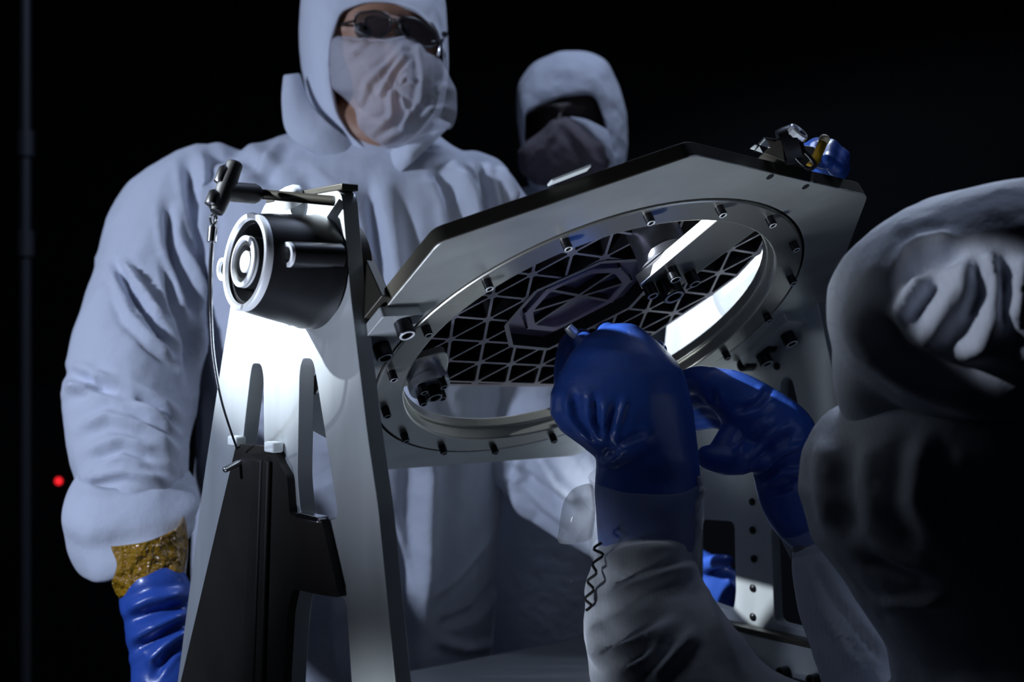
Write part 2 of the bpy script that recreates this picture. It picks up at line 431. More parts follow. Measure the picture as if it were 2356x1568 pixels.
# ---- left stand
ls = empty('support_stand', stp(-.08, fix_z, .287), 'tapered metal stand carrying the black trunnion boss at left', 'stand', 'upright stands of the tilting fixture')
out = rnd([(.038, .132), (.052, .045), (.080, -.078), (.097, -.139), (.123, -.279), (.158, fix_z), (-.325, fix_z), (-.302, -.368), (-.238, -.145), (-.195, -.018), (-.172, .046), (-.102, .134)], .012)
slot1 = rnd([(-.133, -.034), (-.129, -.022), (-.111, -.022), (-.106, -.033), (-.104, -.125), (-.156, -.125)], .012)
slot2 = rnd([(-.036, -.030), (-.032, -.016), (-.012, -.016), (-.006, -.030), (.034, -.156), (-.033, -.162), (-.040, -.124)], .012)
win = rnd([(-.037, -.226), (.046, -.222), (.055, -.294), (.075, -.40), (-.062, -.40), (-.045, -.26)], .012)
ltop = plate('upright', [out, slot1, slot2, win], lambda a, b, t: stp(a, b, t), .279, .295, 'stand_metal', ls, .0012)
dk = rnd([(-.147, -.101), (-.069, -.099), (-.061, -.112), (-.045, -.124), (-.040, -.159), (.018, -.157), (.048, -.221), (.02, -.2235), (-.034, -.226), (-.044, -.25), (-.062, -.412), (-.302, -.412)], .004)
dp = plate('stepped_plate', [dk], lambda a, b, t: stp(a, b, t), .295, .303, 'dark_plate', ls, .0015)  # dark stepped plate raised off the upright's face
dp['label'] = 'dark brown stepped plate on the face of the stand'
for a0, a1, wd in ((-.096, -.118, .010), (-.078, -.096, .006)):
    plate('stepped_plate_rib', [[(a0-wd, -.112), (a0+wd, -.112), (a1+wd, -.40), (a1-wd*1.6, -.40)]], lambda a, b, t: stp(a, b, t), .303, .308, 'dark_plate', ls, .002)
p = stp(-.138, -.118, .303); inst('pin', lathe_mesh('pin', [(.003, -.002), (.003, .018), (.002, .019)], 'bright_steel', 12), p, frame(-H+Vector((0, 0, -.4))), ls)
for g_, z_ in ((-.148, -.098), (-.072, -.099)):
    box('clip', stp(g_, z_, .302), H*.006, G*.009, ZUP*.005, 'white_card', ls, .002)  # white pieces for highlights on the plate corners; first also ends the lanyard
box('step_highlight', stp(-.004, -.1575, .300), H*.006, G*.020, ZUP*.0025, 'bright_steel', ls, .001)  # bright bar standing in for the highlight along the step
for g_ in (-.25, .10): put_bolt(BOLT_M, stp(g_, -.415, .295), -H, ls)
# boss on the trunnion axis
ag, az = onst(566, 602, .366); bg, bz = onst(732, 628, .296)
ax0 = stp(bg, bz, .295); ax1 = stp(ag, az, .366); axd = (ax1-ax0).normalized(); bl_ = (ax1-ax0).length
boss = lathe('trunnion_boss', [(.001, 0), (.0505, 0), (.0512, .012), (.0500, .016), (.0475, bl_*.5), (.0445, bl_*.8), (.0425, bl_-.004), (.034, bl_-.004), (.033, bl_-.022), (.001, bl_-.022)], ax0, axd, 'black_anodised', ls, 64)
lathe('boss_ring', [(.0425, bl_-.006), (.0428, bl_), (.0418, bl_+.002), (.0378, bl_+.002), (.0366, bl_-.001)], ax0, axd, 'pale_metal', boss, 64)
sh = lathe('shaft_end', [(.001, bl_-.03), (.0225, bl_-.03), (.0225, bl_+.002), (.0145, bl_+.002), (.0135, bl_-.006), (.001, bl_-.006)], ax0, axd, 'black_anodised', boss, 48)
lathe('shaft_ring', [(.0226, bl_-.001), (.0224, bl_+.0035), (.0190, bl_+.0045), (.0178, bl_+.001)], ax0, axd, 'pale_metal', sh, 48)
lathe('shaft_cap', [(.001, bl_-.006), (.0095, bl_-.006), (.0095, bl_+.001), (.008, bl_+.002), (.001, bl_+.002)], ax0, axd, 'pale_metal', sh, 32)
for (x, y) in ((657, 585), (508, 619)):
    g1, z1 = onst(x, y, .352); c = stp(g1, z1, .300)
    so = lathe('socket_tube', [(.001, 0), (.0118, 0), (.0112, .046), (.0108, .0485), (.006, .0485), (.0055, .02), (.001, .02)], c, -H, 'black_anodised', ls, 32)
    lathe('lit_rim', [(.0109, .0485), (.0106, .0512), (.0072, .0512), (.0062, .0480)], c, -H, 'pale_metal', so, 32)
# triangular gusset to the trunnion flange, inside of the stand
hub_c = stp(0, .062, .279)
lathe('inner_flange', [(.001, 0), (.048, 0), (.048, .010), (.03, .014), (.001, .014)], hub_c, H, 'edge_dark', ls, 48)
# button head on the top edge
g1, z1 = onst(672, 449, .300)
lathe('button_head', [(.001, -.01), (.0145, -.01), (.0145, .0), (.0125, .004), (.008, .0068), (.001, .008)], stp(g1, z1, .303), Vector((-.45, -.35, 1)), 'pale_metal', ls, 32)
box('top_strap', stp(-.03, .1345, .287), H*.0085, G*.070, ZUP*.003, 'edge_dark', ls, .001)

# ---- T handled pin with its lanyard
gp, zp = onst(768, 462, .300); q0 = stp(gp, zp, .300); q1 = px(596, 446, 1.13); q2 = px(517, 440, 1.10)
ph = empty('release_pin', q2, 'black T-handled release pin sticking out above the boss', 'pin')
tube('shank', [q0, q1], .0045, 'edge_dark', ph, 16)
tube('grip', [q1, q1+(q2-q1)*.06, q1+(q2-q1)*.15, q2], [.0058, .0078, .0090, .0085], 'black_rubber', ph, 20)
k0, k1 = px(541, 376, 1.11), px(498, 488, 1.09)
tube('cross_handle', spline([k0, k0+(k1-k0)*.06, px(519, 432, 1.10), k1+(k0-k1)*.06, k1], 4), [.0035, .0058, .0066, .0070, .0072, .0074, .0078, .0080, .0080, .0078, .0074, .0070, .0066, .0060, .0058, .0050, .003], 'black_rubber', ph, 16)
for a, b, c in ((.05, .48, .0048), (.56, .92, .0052)):
    s0, s1 = k0+(k1-k0)*a, k0+(k1-k0)*b; off = Vector((-.0052, -.0035, 0))
    tube('handle_highlight', [s0+off, s0*.8+s1*.2+off*1.25, s0*.2+s1*.8+off*1.25, s1+off], [.0018, c, c, .0018], 'bright_steel', ph, 12)  # bright strips standing in for light on the handle's left face
lan = empty('lanyard', px(487, 500, 1.09), 'thin beaded steel lanyard hanging from the pin handle', 'lanyard')
lp = spline([px(493, 492, 1.09), px(488, 560, 1.085), px(484, 640, 1.09), px(485, 740, 1.10), px(492, 830, 1.13), px(512, 930, 1.17), px(545, 1032, 1.235)], 8)
tube('cable', lp, .0011, 'cable', lan, 8)
tube('crimp_sleeve', [px(490, 522, 1.087), px(487, 556, 1.085)], .0040, 'bright_steel', lan, 14)
tube('end_loop', spline([px(493, 492, 1.088), px(484, 500, 1.085), px(490, 520, 1.086), px(499, 503, 1.088), px(493, 492, 1.09)], 5), .0011, 'bright_steel', lan, 8)
bead = lathe_mesh('bead', [(.0004, -.0019), (.0016, -.0013), (.0020, 0), (.0016, .0013), (.0004, .0019)], 'bright_steel', 10)
acc = 0
for i in range(8, len(lp)-12):
    for t in (0, .25, .5, .75):
        c = lp[i]*(1-t)+lp[i+1]*t; inst('bead', bead, c, (0, 0, 0), lan)

# ---- right stand
rs = empty('support_stand', stp(.0, fix_z, -.287), 'riveted metal stand at far side, with rounded cut-outs, behind the blue gloves', 'stand', 'upright stands of the tilting fixture')
outr = rnd([(.075, .14), (.101, .045), (.130, -.065), (.142, -.13), (.175, -.30), (.20, fix_z), (-.22, fix_z), (-.19, -.30), (-.150, -.10), (-.115, .14)], .01)
w1 = rnd([(-.085, -.218), (-.020, -.214), (-.018, -.30), (-.022, -.322), (-.085, -.316)], .010)
w2 = rnd([(.035, -.214), (.060, -.206), (.085, -.222), (.112, -.325), (.040, -.324)], .010)
w3 = rnd([(.049, -.046), (.056, -.040), (.066, -.044), (.082, -.10), (.080, -.12), (.045, -.11)], .008)
plate('upright', [outr, w1, w2, w3], lambda a, b, t: stp(a, b, t), -.28, -.296, 'stand_metal', rs, .0012)
for x, y in ((1735, 1285), (1733, 1352), (1733, 1418), (1675, 1447), (1787, 1472), (1905, 1497), (1788, 842), (1731, 1154), (1732, 1219)):
    g1, z1 = onst(x, y, -.28); inst('rivet', lathe_mesh('rivet', [(.0045, -.002), (.0045, .0015), (.003, .003), (.0005, .0035)], 'bright_steel' if y > 1490 else 'black_oxide', 16), stp(g1, z1, -.28), frame(-H), rs)
box('base_flange', stp(.02, -.3355, -.272), H*.010, G*.20, ZUP*.0032, 'edge_dark', rs, .001)
box('base_angle', stp(.02, -.385, -.274), H*.006, G*.20, ZUP*.045, 'stand_metal', rs, .0015)
for k in range(7): put_bolt(BOLT_M, stp(-.10+.042*k, -.372, -.268), -H, rs, False)
tube('hinge_rod', [stp(-.12, -.380, -.262), stp(.19, -.380, -.262)], .0045, 'black_oxide', rs, 14)
lathe('inner_flange', [(.001, 0), (.048, 0), (.048, .010), (.03, .014), (.001, .014)], stp(0, .066, -.28), -H, 'stand_metal', rs, 48)
for x, y in ((1772, 795), (1724, 838)): put_bolt(BOLT_L, stp(*onst(x, y, -.275), -.275), -H, rs, False)

# ---- tilting octagonal plate
tp = empty('tilting_plate', pl(0, 0, 0), 'large tilted octagonal metal plate with a round opening', 'plate')
octo = [(-1.17, .61), (-.42, 1.185), (.69, 1.085), (1.235, .35), (1.235, -.55), (.72, -1.11), (-.45, -1.11), (-1.17, -.60)]
PLT = .0155
plate('octagon_body', [rnd(octo, .035), circ(.985)], lambda a, b, t: pl(a, b, t), .0014, PLT, 'edge_dark', tp, .0008)  # body coloured darker than its face so the edges stay dark
plate('machined_face', [rnd(octo, .035), circ(.985)], lambda a, b, t: pl(a, b, t), 0, .0014, 'plate_metal', tp, .0004)
def strip(i, j):
    a, b = Vector(octo[i]), Vector(octo[j]); return a, b
# retaining ring, a little recessed by a dark groove
plate('retaining_ring', [circ(.972), circ(.850)], lambda a, b, t: pl(a, b, t), -.0010, .021, 'ring_metal', tp, .0015)
plate('groove', [circ(.990), circ(.965)], lambda a, b, t: pl(a, b, t), .003, .013, 'black_oxide', tp, 0)
plate('inner_lip', [circ(.885), circ(.835)], lambda a, b, t: pl(a, b, t), .012, .024, 'ring_metal', tp, .0015)
for k in range(18):
    a = math.radians(14+20*k); put_bolt(BOLT_S, pl(.935*math.cos(a), .935*math.sin(a), -.001), N, tp)
for x, y in ((1771, 406), (1853, 429)):
    u, v_ = onpl(x, y); inst('screw_hole', lathe_mesh('screw_hole', [(.0036, -.002), (.0036, .0003), (.0005, .0003)], 'black_rubber', 14), pl(u, v_, -.0002), frame(N), tp)
# tongues with flexure cylinders
def tongue(ang, tip, wd, base=.87):
    c, s = math.cos(ang), math.sin(ang); P = lambda r, o: (r*c-o*s, r*s+o*c)
    arc = [P(tip-wd*.35*math.sin(math.pi*k/8), wd*math.cos(math.pi*k/8)) for k in range(9)]
    L = [P(base, wd*1.18)]+[P(tip+.06, wd*1.02)]+arc+[P(tip+.06, -wd*1.02), P(base, -wd*1.18)]
    return L, P
L, P = tongue(math.radians(80), .40, .115)
plate('tongue', [L], lambda a, b, t: pl(a, b, t), .001, .013, 'ring_metal', tp, .001)
cyl = [(.001, 0), (.0285, 0), (.029, .004), (.0285, .008), (.026, .010), (.026, .044), (.024, .046), (.001, .046)]
def cylc(r, o): a, b = P(r, o); return a, b
a, b = P(.50, .02); lathe('flexure_cylinder', cyl, pl(a, b, .013), -N, 'chrome_shaded', tp, 48)
for r_, o_ in ((.40, .07), (.40, -.07), (.52, .06), (.52, -.075)):
    a, b = P(r_, o_); put_bolt(BOLT_M, pl(a, b, .001), N, tp)
a, b = P(.445, -.005); put_bolt(bolt_meshes(.0115, .018), pl(a, b, .001), N, tp)
L, P = tongue(math.radians(209), .66, .105)
plate('tongue', [L], lambda a, b, t: pl(a, b, t), .020, .028, 'ring_metal', tp, .001)
a, b = P(.735, 0)
lathe('flexure_cylinder', [(.001, 0), (.0205, 0), (.0210, .002), (.0210, .009), (.0195, .010), (.0195, .030), (.018, .032), (.001, .032)], pl(a, b, -.002), -N, 'chrome', tp, 48)
for r_, o_ in ((.69, .055), (.69, -.055), (.775, .055), (.775, -.055)):
    q = P(r_, o_); put_bolt(BOLT_S, pl(q[0], q[1], -.002), N, tp)
q = P(.73, 0); put_bolt(bolt_meshes(.0085, .011), pl(q[0], q[1], -.002), N, tp)
L, P = tongue(math.radians(325), .55, .105)
plate('tongue', [L], lambda a, b, t: pl(a, b, t), .001, .013, 'ring_metal', tp, .001)
# trunnion brackets either side
for sg in (-1, 1):
    e = 1.255 if sg > 0 else 1.20
    br = plate('trunnion_bracket', [rnd([(sg*e, .22), (sg*1.03, .235), (sg*1.03, .16), (sg*1.09, -.10), (sg*1.09, -.16), (sg*e, -.16)], .012)], lambda a, b, t: pl(a, b, t), -.010, 0, 'stand_metal', tp, .001)
    if sg < 0:
        for x, y in ((926, 741), (876, 794)):
            u, v_ = onpl(x, y, -.010); put_bolt(BOLT_L, pl(u, v_, -.010), N, tp)
    else:
        for v_ in (.12, -.06): put_bolt(BOLT_L, pl(1.14, v_, -.010), N, tp)
    a = pl(sg*1.185, .26, .004); b = pl(sg*1.185, -.16, .004); c = stp(0, .066, -sg*.266)
    nn = (b-a).cross(c-a).normalized()*.005
    vs = []
    for k in (-1, 1): vs += [a+nn*k, b+nn*k, c+(b-a).normalized()*.035+nn*k, c-(b-a).normalized()*.035+nn*k]
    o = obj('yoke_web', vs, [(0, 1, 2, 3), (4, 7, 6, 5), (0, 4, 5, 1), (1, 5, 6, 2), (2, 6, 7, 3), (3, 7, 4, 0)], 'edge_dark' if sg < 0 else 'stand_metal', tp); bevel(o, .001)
# the clear strip lying along the upper edge
e0, e1 = onpl(1272, 416, PLT), onpl(1362, 381, PLT)
o = tag(box('scale_strip', (pl(*e0, PLT+.0012)+pl(*e1, PLT+.0012))/2+V*(-.004), (pl(*e1, 0)-pl(*e0, 0))*.5, V*.0035, N*.0012, 'white_card', None, .0004), 'pale thin strip lying on the upper edge of the octagonal plate', 'strip')

# ---- lightweight mirror with triangular pockets
mr_d = .050; mr_h = .022
mb = empty('mirror_blank', pl(.08, -.02, mr_d), 'dark lightweighted mirror back with triangular pockets inside the ring', 'mirror')
pane = [(-.34, -.70), (.46, -.745), (.70, -.30), (.80, .02), (.84, .22), (.80, .50), (.48, .66), (-.08, .62), (-.44, .32), (-.70, -.02), (-.66, -.36)]
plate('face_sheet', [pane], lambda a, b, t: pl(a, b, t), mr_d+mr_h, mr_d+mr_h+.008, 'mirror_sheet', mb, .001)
def inside(p, poly):
    r = False; n = len(poly)
    for i in range(n):
        (x1, y1), (x2, y2) = poly[i], poly[(i+1) % n]
        if (y1 > p[1]) != (y2 > p[1]) and p[0] < (x2-x1)*(p[1]-y1)/(y2-y1)+x1: r = not r
    return r
hubp = [(-.11, -.37), (-.25, -.20), (-.26, .06), (-.06, .28), (.15, .31), (.35, .18), (.37, -.05), (.13, -.40)]
a1 = Vector((.193*math.cos(math.radians(-5)), .193*math.sin(math.radians(-5)))); a2 = Vector((.196*math.cos(math.radians(117)), .196*math.sin(math.radians(117)))); o0 = Vector((-.46, .01))
unit = bpy.data.meshes.new('rib'); vs, fs = box_data(Vector((0, 0, 0)), Vector((.5, 0, 0)), Vector((0, .5, 0)), Vector((0, 0, .5))); unit.from_pydata([tuple(v) for v in vs], [], fs); unit.update(); unit.materials.append(MATS['mirror_rib_shaded']); unit.materials.append(MATS['mirror_rib_lit'])
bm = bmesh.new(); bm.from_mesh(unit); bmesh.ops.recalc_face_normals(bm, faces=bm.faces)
for f_ in bm.faces: f_.material_index = 1 if f_.normal.z > .9 else 0  # lit tone on the outward edge, shaded tone on the walls
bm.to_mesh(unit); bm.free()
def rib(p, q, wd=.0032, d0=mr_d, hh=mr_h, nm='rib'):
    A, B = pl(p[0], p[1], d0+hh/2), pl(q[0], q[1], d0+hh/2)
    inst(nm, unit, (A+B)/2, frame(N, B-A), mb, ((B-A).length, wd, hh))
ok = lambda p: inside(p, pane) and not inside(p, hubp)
nodes = {}
node_me = lathe_mesh('node', [(.0058, -.002), (.0062, 0), (.0004, 0)], 'mirror_rib_lit', 6)
for i in range(-9, 12):
    for j in range(-9, 10):
        p = o0+a1*i+a2*j
        if ok(p): inst('node', node_me, pl(p.x, p.y, mr_d-.0002), frame(N, H), mb)
        for e in (a1, a2, a1+a2):
            ts = [k/24 for k in range(25)]; run = [t for t in ts if ok(p+e*t)]
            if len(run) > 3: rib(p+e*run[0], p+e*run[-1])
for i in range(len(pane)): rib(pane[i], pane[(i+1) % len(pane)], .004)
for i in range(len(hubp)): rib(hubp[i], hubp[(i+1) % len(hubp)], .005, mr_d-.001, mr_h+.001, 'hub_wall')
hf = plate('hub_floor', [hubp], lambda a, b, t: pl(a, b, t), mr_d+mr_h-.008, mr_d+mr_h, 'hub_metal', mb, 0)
hc = (.05, -.04)
h2 = [(hc[0]+(x-hc[0])*.72, hc[1]+(y-hc[1])*.72) for x, y in hubp]
plate('hub_block', [rnd(h2, .03), rnd([(hc[0]+(x-hc[0])*.60, hc[1]+(y-hc[1])*.60) for x, y in hubp], .03)], lambda a, b, t: pl(a, b, t), mr_d+.006, mr_d+mr_h-.006, 'hub_metal', mb, .001)
for i, j in ((0, 4), (2, 6), (1, 5)):
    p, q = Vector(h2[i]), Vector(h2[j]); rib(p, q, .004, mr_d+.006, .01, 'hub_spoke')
for k in range(5):
    p = pl(-.22+.16*k, -.722-.008*k, mr_d+.012); inst('edge_button', lathe_mesh('edge_button', [(.0042, -.002), (.0042, .002), (.002, .0042), (.0004, .0045)], 'bright_steel', 14), p, frame(-V), mb)

# ---- small optics on the corner
tb = empty('target_mount', pl(.02, 1.17, PLT), 'small black mount with pale facets and a chrome barrel on the plate corner', 'mount')
box('mount_block', hit(1812, 372, pl(.1, 1.12, PLT+.010), N), H*.028, V*.016, N*.009, 'edge_dark', tb, .002)
def tri(nm, pts, d, m='white_card', th=.004):
    vs = [px(x, y, d) for x, y in pts]+[px(x, y, d+th) for x, y in pts]; n = len(pts)
    return bevel(obj(nm, vs, [tuple(range(n)), tuple(reversed(range(n, 2*n)))]+[(i, (i+1) % n, (i+1) % n+n, i+n) for i in range(n)], m, tb), .0006)
tri('facet', [(1743, 331), (1759, 315), (1772, 341)], 1.105); tri('facet', [(1734, 350), (1747, 336), (1755, 352), (1738, 346)], 1.10)
tri('facet', [(1725, 342), (1737, 332), (1744, 334), (1736, 345)], 1.10, 'white_card'); tri('wedge', [(1760, 316), (1800, 322), (1806, 372), (1757, 352), (1773, 341)], 1.112, 'edge_dark', .03)
lathe('collar', [(.001, 0), (.016, 0), (.017, .006), (.017, .014), (.012, .018), (.001, .018)], px(1797, 340, 1.125), Vector((.75, -.1, .25)), 'black_oxide', tb, 32)
c = px(1814, 330, 1.12); dv = (px(1838, 301, 1.12)-c)
lathe('barrel', [(.001, 0), (.0085, 0), (.0095, .002), (.0095, dv.length), (.0085, dv.length+.001), (.007, dv.length+.001), (.0065, dv.length-.006), (.001, dv.length-.006)], c, dv+Vector((0, -.008, 0)), 'chrome', tb, 12, 20)
for pts in ([(1822, 326), (1845, 345), (1862, 362), (1873, 378), (1868, 388)], [(1812, 338), (1830, 362), (1848, 380), (1862, 386), (1870, 384)], [(1832, 330), (1856, 352), (1872, 370), (1876, 380), (1866, 390), (1850, 384)]):
    tube('wire_loop', spline([px(x, y, 1.115) for x, y in pts], 6), .0014, 'black_oxide', tb, 8)
wk = empty('tape_tab', px(1878, 378, 1.13), 'curled amber tape tab with a cream tip beside the chrome barrel', 'tape')
tube('strip', spline([px(1862, 385, 1.125), px(1874, 372, 1.128), px(1884, 350, 1.13), px(1893, 328, 1.133)], 5), [.0035]+[.0042]*14+[.004], 'strip_amber', wk, 12)
tube('tip', spline([px(1893, 328, 1.133), px(1897, 320, 1.134), px(1899, 316, 1.135)], 4), [.0044, .0046, .0048, .0050, .0050, .0048, .0045, .004, .003], 'strip_cream', wk, 12)

# ================================================================ PEOPLE
exec_people = True
# ---- the standing technician
def person(parts, m, label, voxel=.009):
    o = blob('person', parts, m, None, voxel, 6); return tag(o, label, 'person')
TD = 1.86
torso = [(300, 690, 980, TD-.01, .07), (350, 560, 1060, TD, .10), (400, 470, 1130, TD, .125), (470, 440, 1165, TD, .14), (600, 445, 1165, TD, .15), (800, 455, 1160, TD, .155), (1000, 455, 1152, TD+.02, .155), (1200, 455, 1145, TD+.06, .155), (1400, 450, 1135, TD+.10, .155), (1650, 440, 1120, TD+.12, .155), (1900, 450, 1110, TD+.13, .15)]
armR = [(500, 440, TD, 105), (405, 500, 1.84, 125), (350, 640, 1.81, 128), (318, 800, 1.75, 140), (298, 930, 1.69, 142), (305, 1050, 1.63, 124), (310, 1105, 1.60, 112), (316, 1140, 1.585, 92)]
armL = [(1080, 460, TD, 110), (1150, 600, 1.88, 115), (1190, 820, 1.90, 112), (1215, 1010, 1.88, 110), (1300, 1110, 1.84, 100), (1420, 1210, 1.80, 82), (1520, 1280, 1.77, 66)]
shrink = lambda t, k: [(*r[:-1], r[-1]*k) for r in t]
head1 = px(872, 90, 1.86)
torso_in = [(y, (xl+xr)/2-(xr-xl)*.42, (xl+xr)/2+(xr-xl)*.42, d, hd*.8) for y, xl, xr, d, hd in torso[1:]]
p1 = person([rows(torso_in), limb(shrink(armR, .6)+[(345, 1330, 1.51, 46), (360, 1400, 1.50, 40)]), limb(shrink(armL, .6)+[(1590, 1320, 1.75, 40)]),
             ball(head1, .094, .108, .120), limb([(862, 150, 1.84, 100), (862, 300, 1.85, 95), (855, 400, 1.87, 110)]),
             limb([(870, 205, 1.775, 60), (905, 225, 1.757, 55)]), limb([(905, 105, 1.765, 14), (930, 165, 1.737, 20)]),
             limb([(800, 290, 1.80, 62), (875, 320, 1.785, 52)]),
             ball(px(800, 68, 1.765), .016, .010, .007), ball(px(880, 50, 1.755), .034, .016, .010)], 'skin',
            'technician in pale hooded coverall and white face mask, standing behind the left stand', .006)
# eyes behind the glasses
for x, y in ((835, 70), (925, 72)):
    lathe('eye', [(.0005, -.004), (.011, -.002), (.0115, .001), (.008, .004), (.0005, .006)], px(x, y, 1.752 if x < 900 else 1.747), (0.15, -1, -.1), 'dark_skin', p1, 20)
cr1 = [([(655, 325), (600, 390), (555, 430)], 13, 0.0087), ([(430, 365), (440, 460), (465, 560), (470, 650)], 12, -0.0145), ([(462, 350), (480, 450), (490, 560)], 11, 0.0116),
       ([(385, 470), (390, 560), (415, 650), (440, 720)], 11, -0.0174), ([(408, 560), (440, 650), (452, 760), (440, 860)], 11, 0.0130), ([(265, 605), (300, 670), (345, 735), (385, 790)], 9, -0.0203), ([(290, 610), (330, 690), (370, 750)], 8, 0.0130),
       ([(275, 680), (300, 735), (345, 790), (400, 830)], 9, 0.0130), ([(375, 610), (395, 700), (430, 790), (436, 900)], 10, -0.0145),
       ([(160, 860), (210, 880), (270, 900), (340, 935), (410, 980)], 12, -0.0203), ([(165, 905), (230, 875), (300, 915), (400, 1000)], 11, 0.0145), ([(185, 990), (250, 960), (330, 990), (400, 1040)], 12, 0.0102), ([(200, 1060), (280, 1030), (360, 1060)], 11, -0.0102),
       ([(190, 1100), (280, 1085), (380, 1110)], 11, 0.0087), ([(470, 350), (560, 365), (640, 430)], 17, -0.0102), ([(690, 400), (740, 450), (790, 560)], 17, -0.0116), ([(800, 420), (830, 520), (850, 640)], 15, 0.0087),
       ([(885, 415), (905, 560), (925, 700), (950, 900), (985, 1080), (980, 1300), (960, 1560)], 22, 0.0188), ([(850, 420), (870, 560), (895, 720)], 10, -0.0102),
       ([(1000, 380), (1040, 450), (1060, 560)], 15, -0.0130), ([(1045, 390), (1085, 450), (1100, 540)], 11, 0.0145), ([(1100, 380), (1120, 440), (1130, 500)], 10, -0.0145), ([(1140, 385), (1160, 430), (1180, 470)], 10, 0.0145),
       ([(1000, 1370), (1060, 1300), (1130, 1210)], 11, 0.0102), ([(1010, 1440), (1090, 1400), (1140, 1330)], 11, -0.0102), ([(1000, 1470), (1060, 1490), (1130, 1480)], 11, 0.0087), ([(900, 1200), (925, 1330), (930, 1480)], 11, -0.0087),
       ([(1160, 1060), (1230, 1110), (1330, 1190)], 12, -0.0102), ([(1230, 1040), (1290, 1120), (1340, 1160)], 11, 0.0116), ([(1180, 1120), (1230, 1190), (1320, 1250)], 11, 0.0102), ([(1190, 1060), (1200, 1110)], 11, 0.0116),
       ([(730, 560), (745, 700), (740, 800)], 12, 0.0087), ([(520, 900), (600, 930), (700, 920)], 15, -0.0087), ([(470, 900), (475, 1000), (465, 1100)], 8, 0.0087)]
legs = lambda xs, y0, y1, d, r: [limb([(x, y0, d, r), (x, (y0+y1)/2, d, r*.82), (x, y1-40, d, r*.62)]) for x in xs]+[ball(px(x, y1-35, d-.05), .05, .13, .045) for x in xs]
blob('coverall', [rows(torso), limb(armR), limb(armL)]+legs((630, 940), 1830, 2640, 1.985, 125), 'suit', p1, .0045, 5, cr1, [(8.5, .0062, (1, 1, .55)), (22, .0018, (1, 1, .8))])
# rolled cuff: two flared layers
def cuff(tab, nm, parent, m='suit', th=.002):
    vs, fs = [], []; n = 40
    for (x, y, d, rx, ry, tl) in tab:
        c = px(x, y, d); a = Vector((math.cos(tl), 0, math.sin(tl)))*rx/F*d; b = Vector((-math.sin(tl)*.25, 1, .25))*ry/F*d
        for k in range(n):
            t = 2*math.pi*k/n; wv = 1+.035*math.sin(3*t+y*.05)+.022*math.sin(7*t+x*.07); vs.append(c+(a*math.cos(t)+b*math.sin(t))*wv)
    for i in range(len(tab)-1):
        for k in range(n):
            j = (k+1) % n; fs.append((i*n+k, i*n+j, (i+1)*n+j, (i+1)*n+k))
    o = obj(nm, vs, fs, m, parent, angle=None); s = o.modifiers.new('sub', 'SUBSURF'); s.levels = 1; s.render_levels = 2
    so = o.modifiers.new('thick', 'SOLIDIFY'); so.thickness = th; so.offset = 0; return o
cuff([(310, 1085, 1.60, 116, 112, -.05), (305, 1118, 1.59, 138, 136, -.04), (302, 1146, 1.58, 150, 150, -.02), (302, 1172, 1.575, 150, 152, .03), (306, 1198, 1.57, 142, 140, .10), (309, 1222, 1.565, 145, 146, .18), (312, 1248, 1.56, 142, 140, .26), (313, 1268, 1.555, 133, 126, .33), (322, 1275, 1.55, 118, 110, .34), (330, 1240, 1.55, 106, 98, .30)], 'cuff', p1)
cuff([(334, 1215, 1.53, 92, 88, .22), (335, 1240, 1.528, 95, 88, .22), (336, 1262, 1.525, 93, 86, .24), (340, 1290, 1.52, 91, 84, .24), (346, 1322, 1.515, 84, 78, .24), (350, 1345, 1.51, 78, 70, .24)], 'tape_band', p1, 'tape_amber')['label'] = 'crinkled amber tape sealing glove to sleeve'
glcr = [([(290, 1400), (350, 1375), (430, 1365)], 12, .006), ([(285, 1430), (360, 1405), (435, 1390)], 10, -.007), ([(295, 1470), (360, 1440), (430, 1410)], 11, .006), ([(300, 1500), (370, 1460), (430, 1430)], 9, -.006), ([(330, 1530), (400, 1470), (430, 1450)], 10, .006), ([(350, 1560), (390, 1500), (425, 1470)], 9, -.006)]
def fingers(base, d, dirs, r, m=None):
    return [limb([(x0, y0, d0, r*k), (x1, y1, d1, r*k*.95), (x2, y2, d2, r*k*.85)]) for (x0, y0, d0, x1, y1, d1, x2, y2, d2, k) in dirs]
blob('glove', [limb([(350, 1325, 1.51, 74), (358, 1370, 1.50, 82), (366, 1440, 1.49, 78), (375, 1520, 1.48, 72), (385, 1600, 1.47, 84), (392, 1690, 1.47, 80)], flat=.8)] +
     fingers(0, 0, [(340, 1720, 1.475, 325, 1790, 1.46, 330, 1850, 1.43, 1), (372, 1735, 1.47, 365, 1810, 1.45, 368, 1880, 1.42, 1), (405, 1735, 1.465, 405, 1810, 1.445, 402, 1875, 1.415, 1), (440, 1715, 1.46, 446, 1780, 1.44, 440, 1840, 1.41, .9), (450, 1600, 1.45, 480, 1660, 1.42, 485, 1720, 1.40, 1.1)], 17), 'glove', p1, .0035, 4, glcr, [(30, .0015, (1, 1, 1))])
blob('glove', [limb([(1530, 1285, 1.765, 62), (1580, 1315, 1.755, 62), (1640, 1350, 1.74, 64)], flat=.7)] +
     fingers(0, 0, [(1665, 1318, 1.735, 1690, 1325, 1.72, 1704, 1345, 1.70, 1), (1675, 1345, 1.735, 1712, 1362, 1.72, 1722, 1385, 1.70, 1), (1668, 1375, 1.735, 1702, 1398, 1.72, 1712, 1415, 1.70, 1), (1645, 1395, 1.735, 1672, 1418, 1.72, 1685, 1430, 1.705, .9), (1620, 1300, 1.72, 1650, 1290, 1.70, 1672, 1290, 1.69, 1.1)], 16), 'glove', p1, .0035, 4, (), [(30, .0015, (1, 1, 1))])
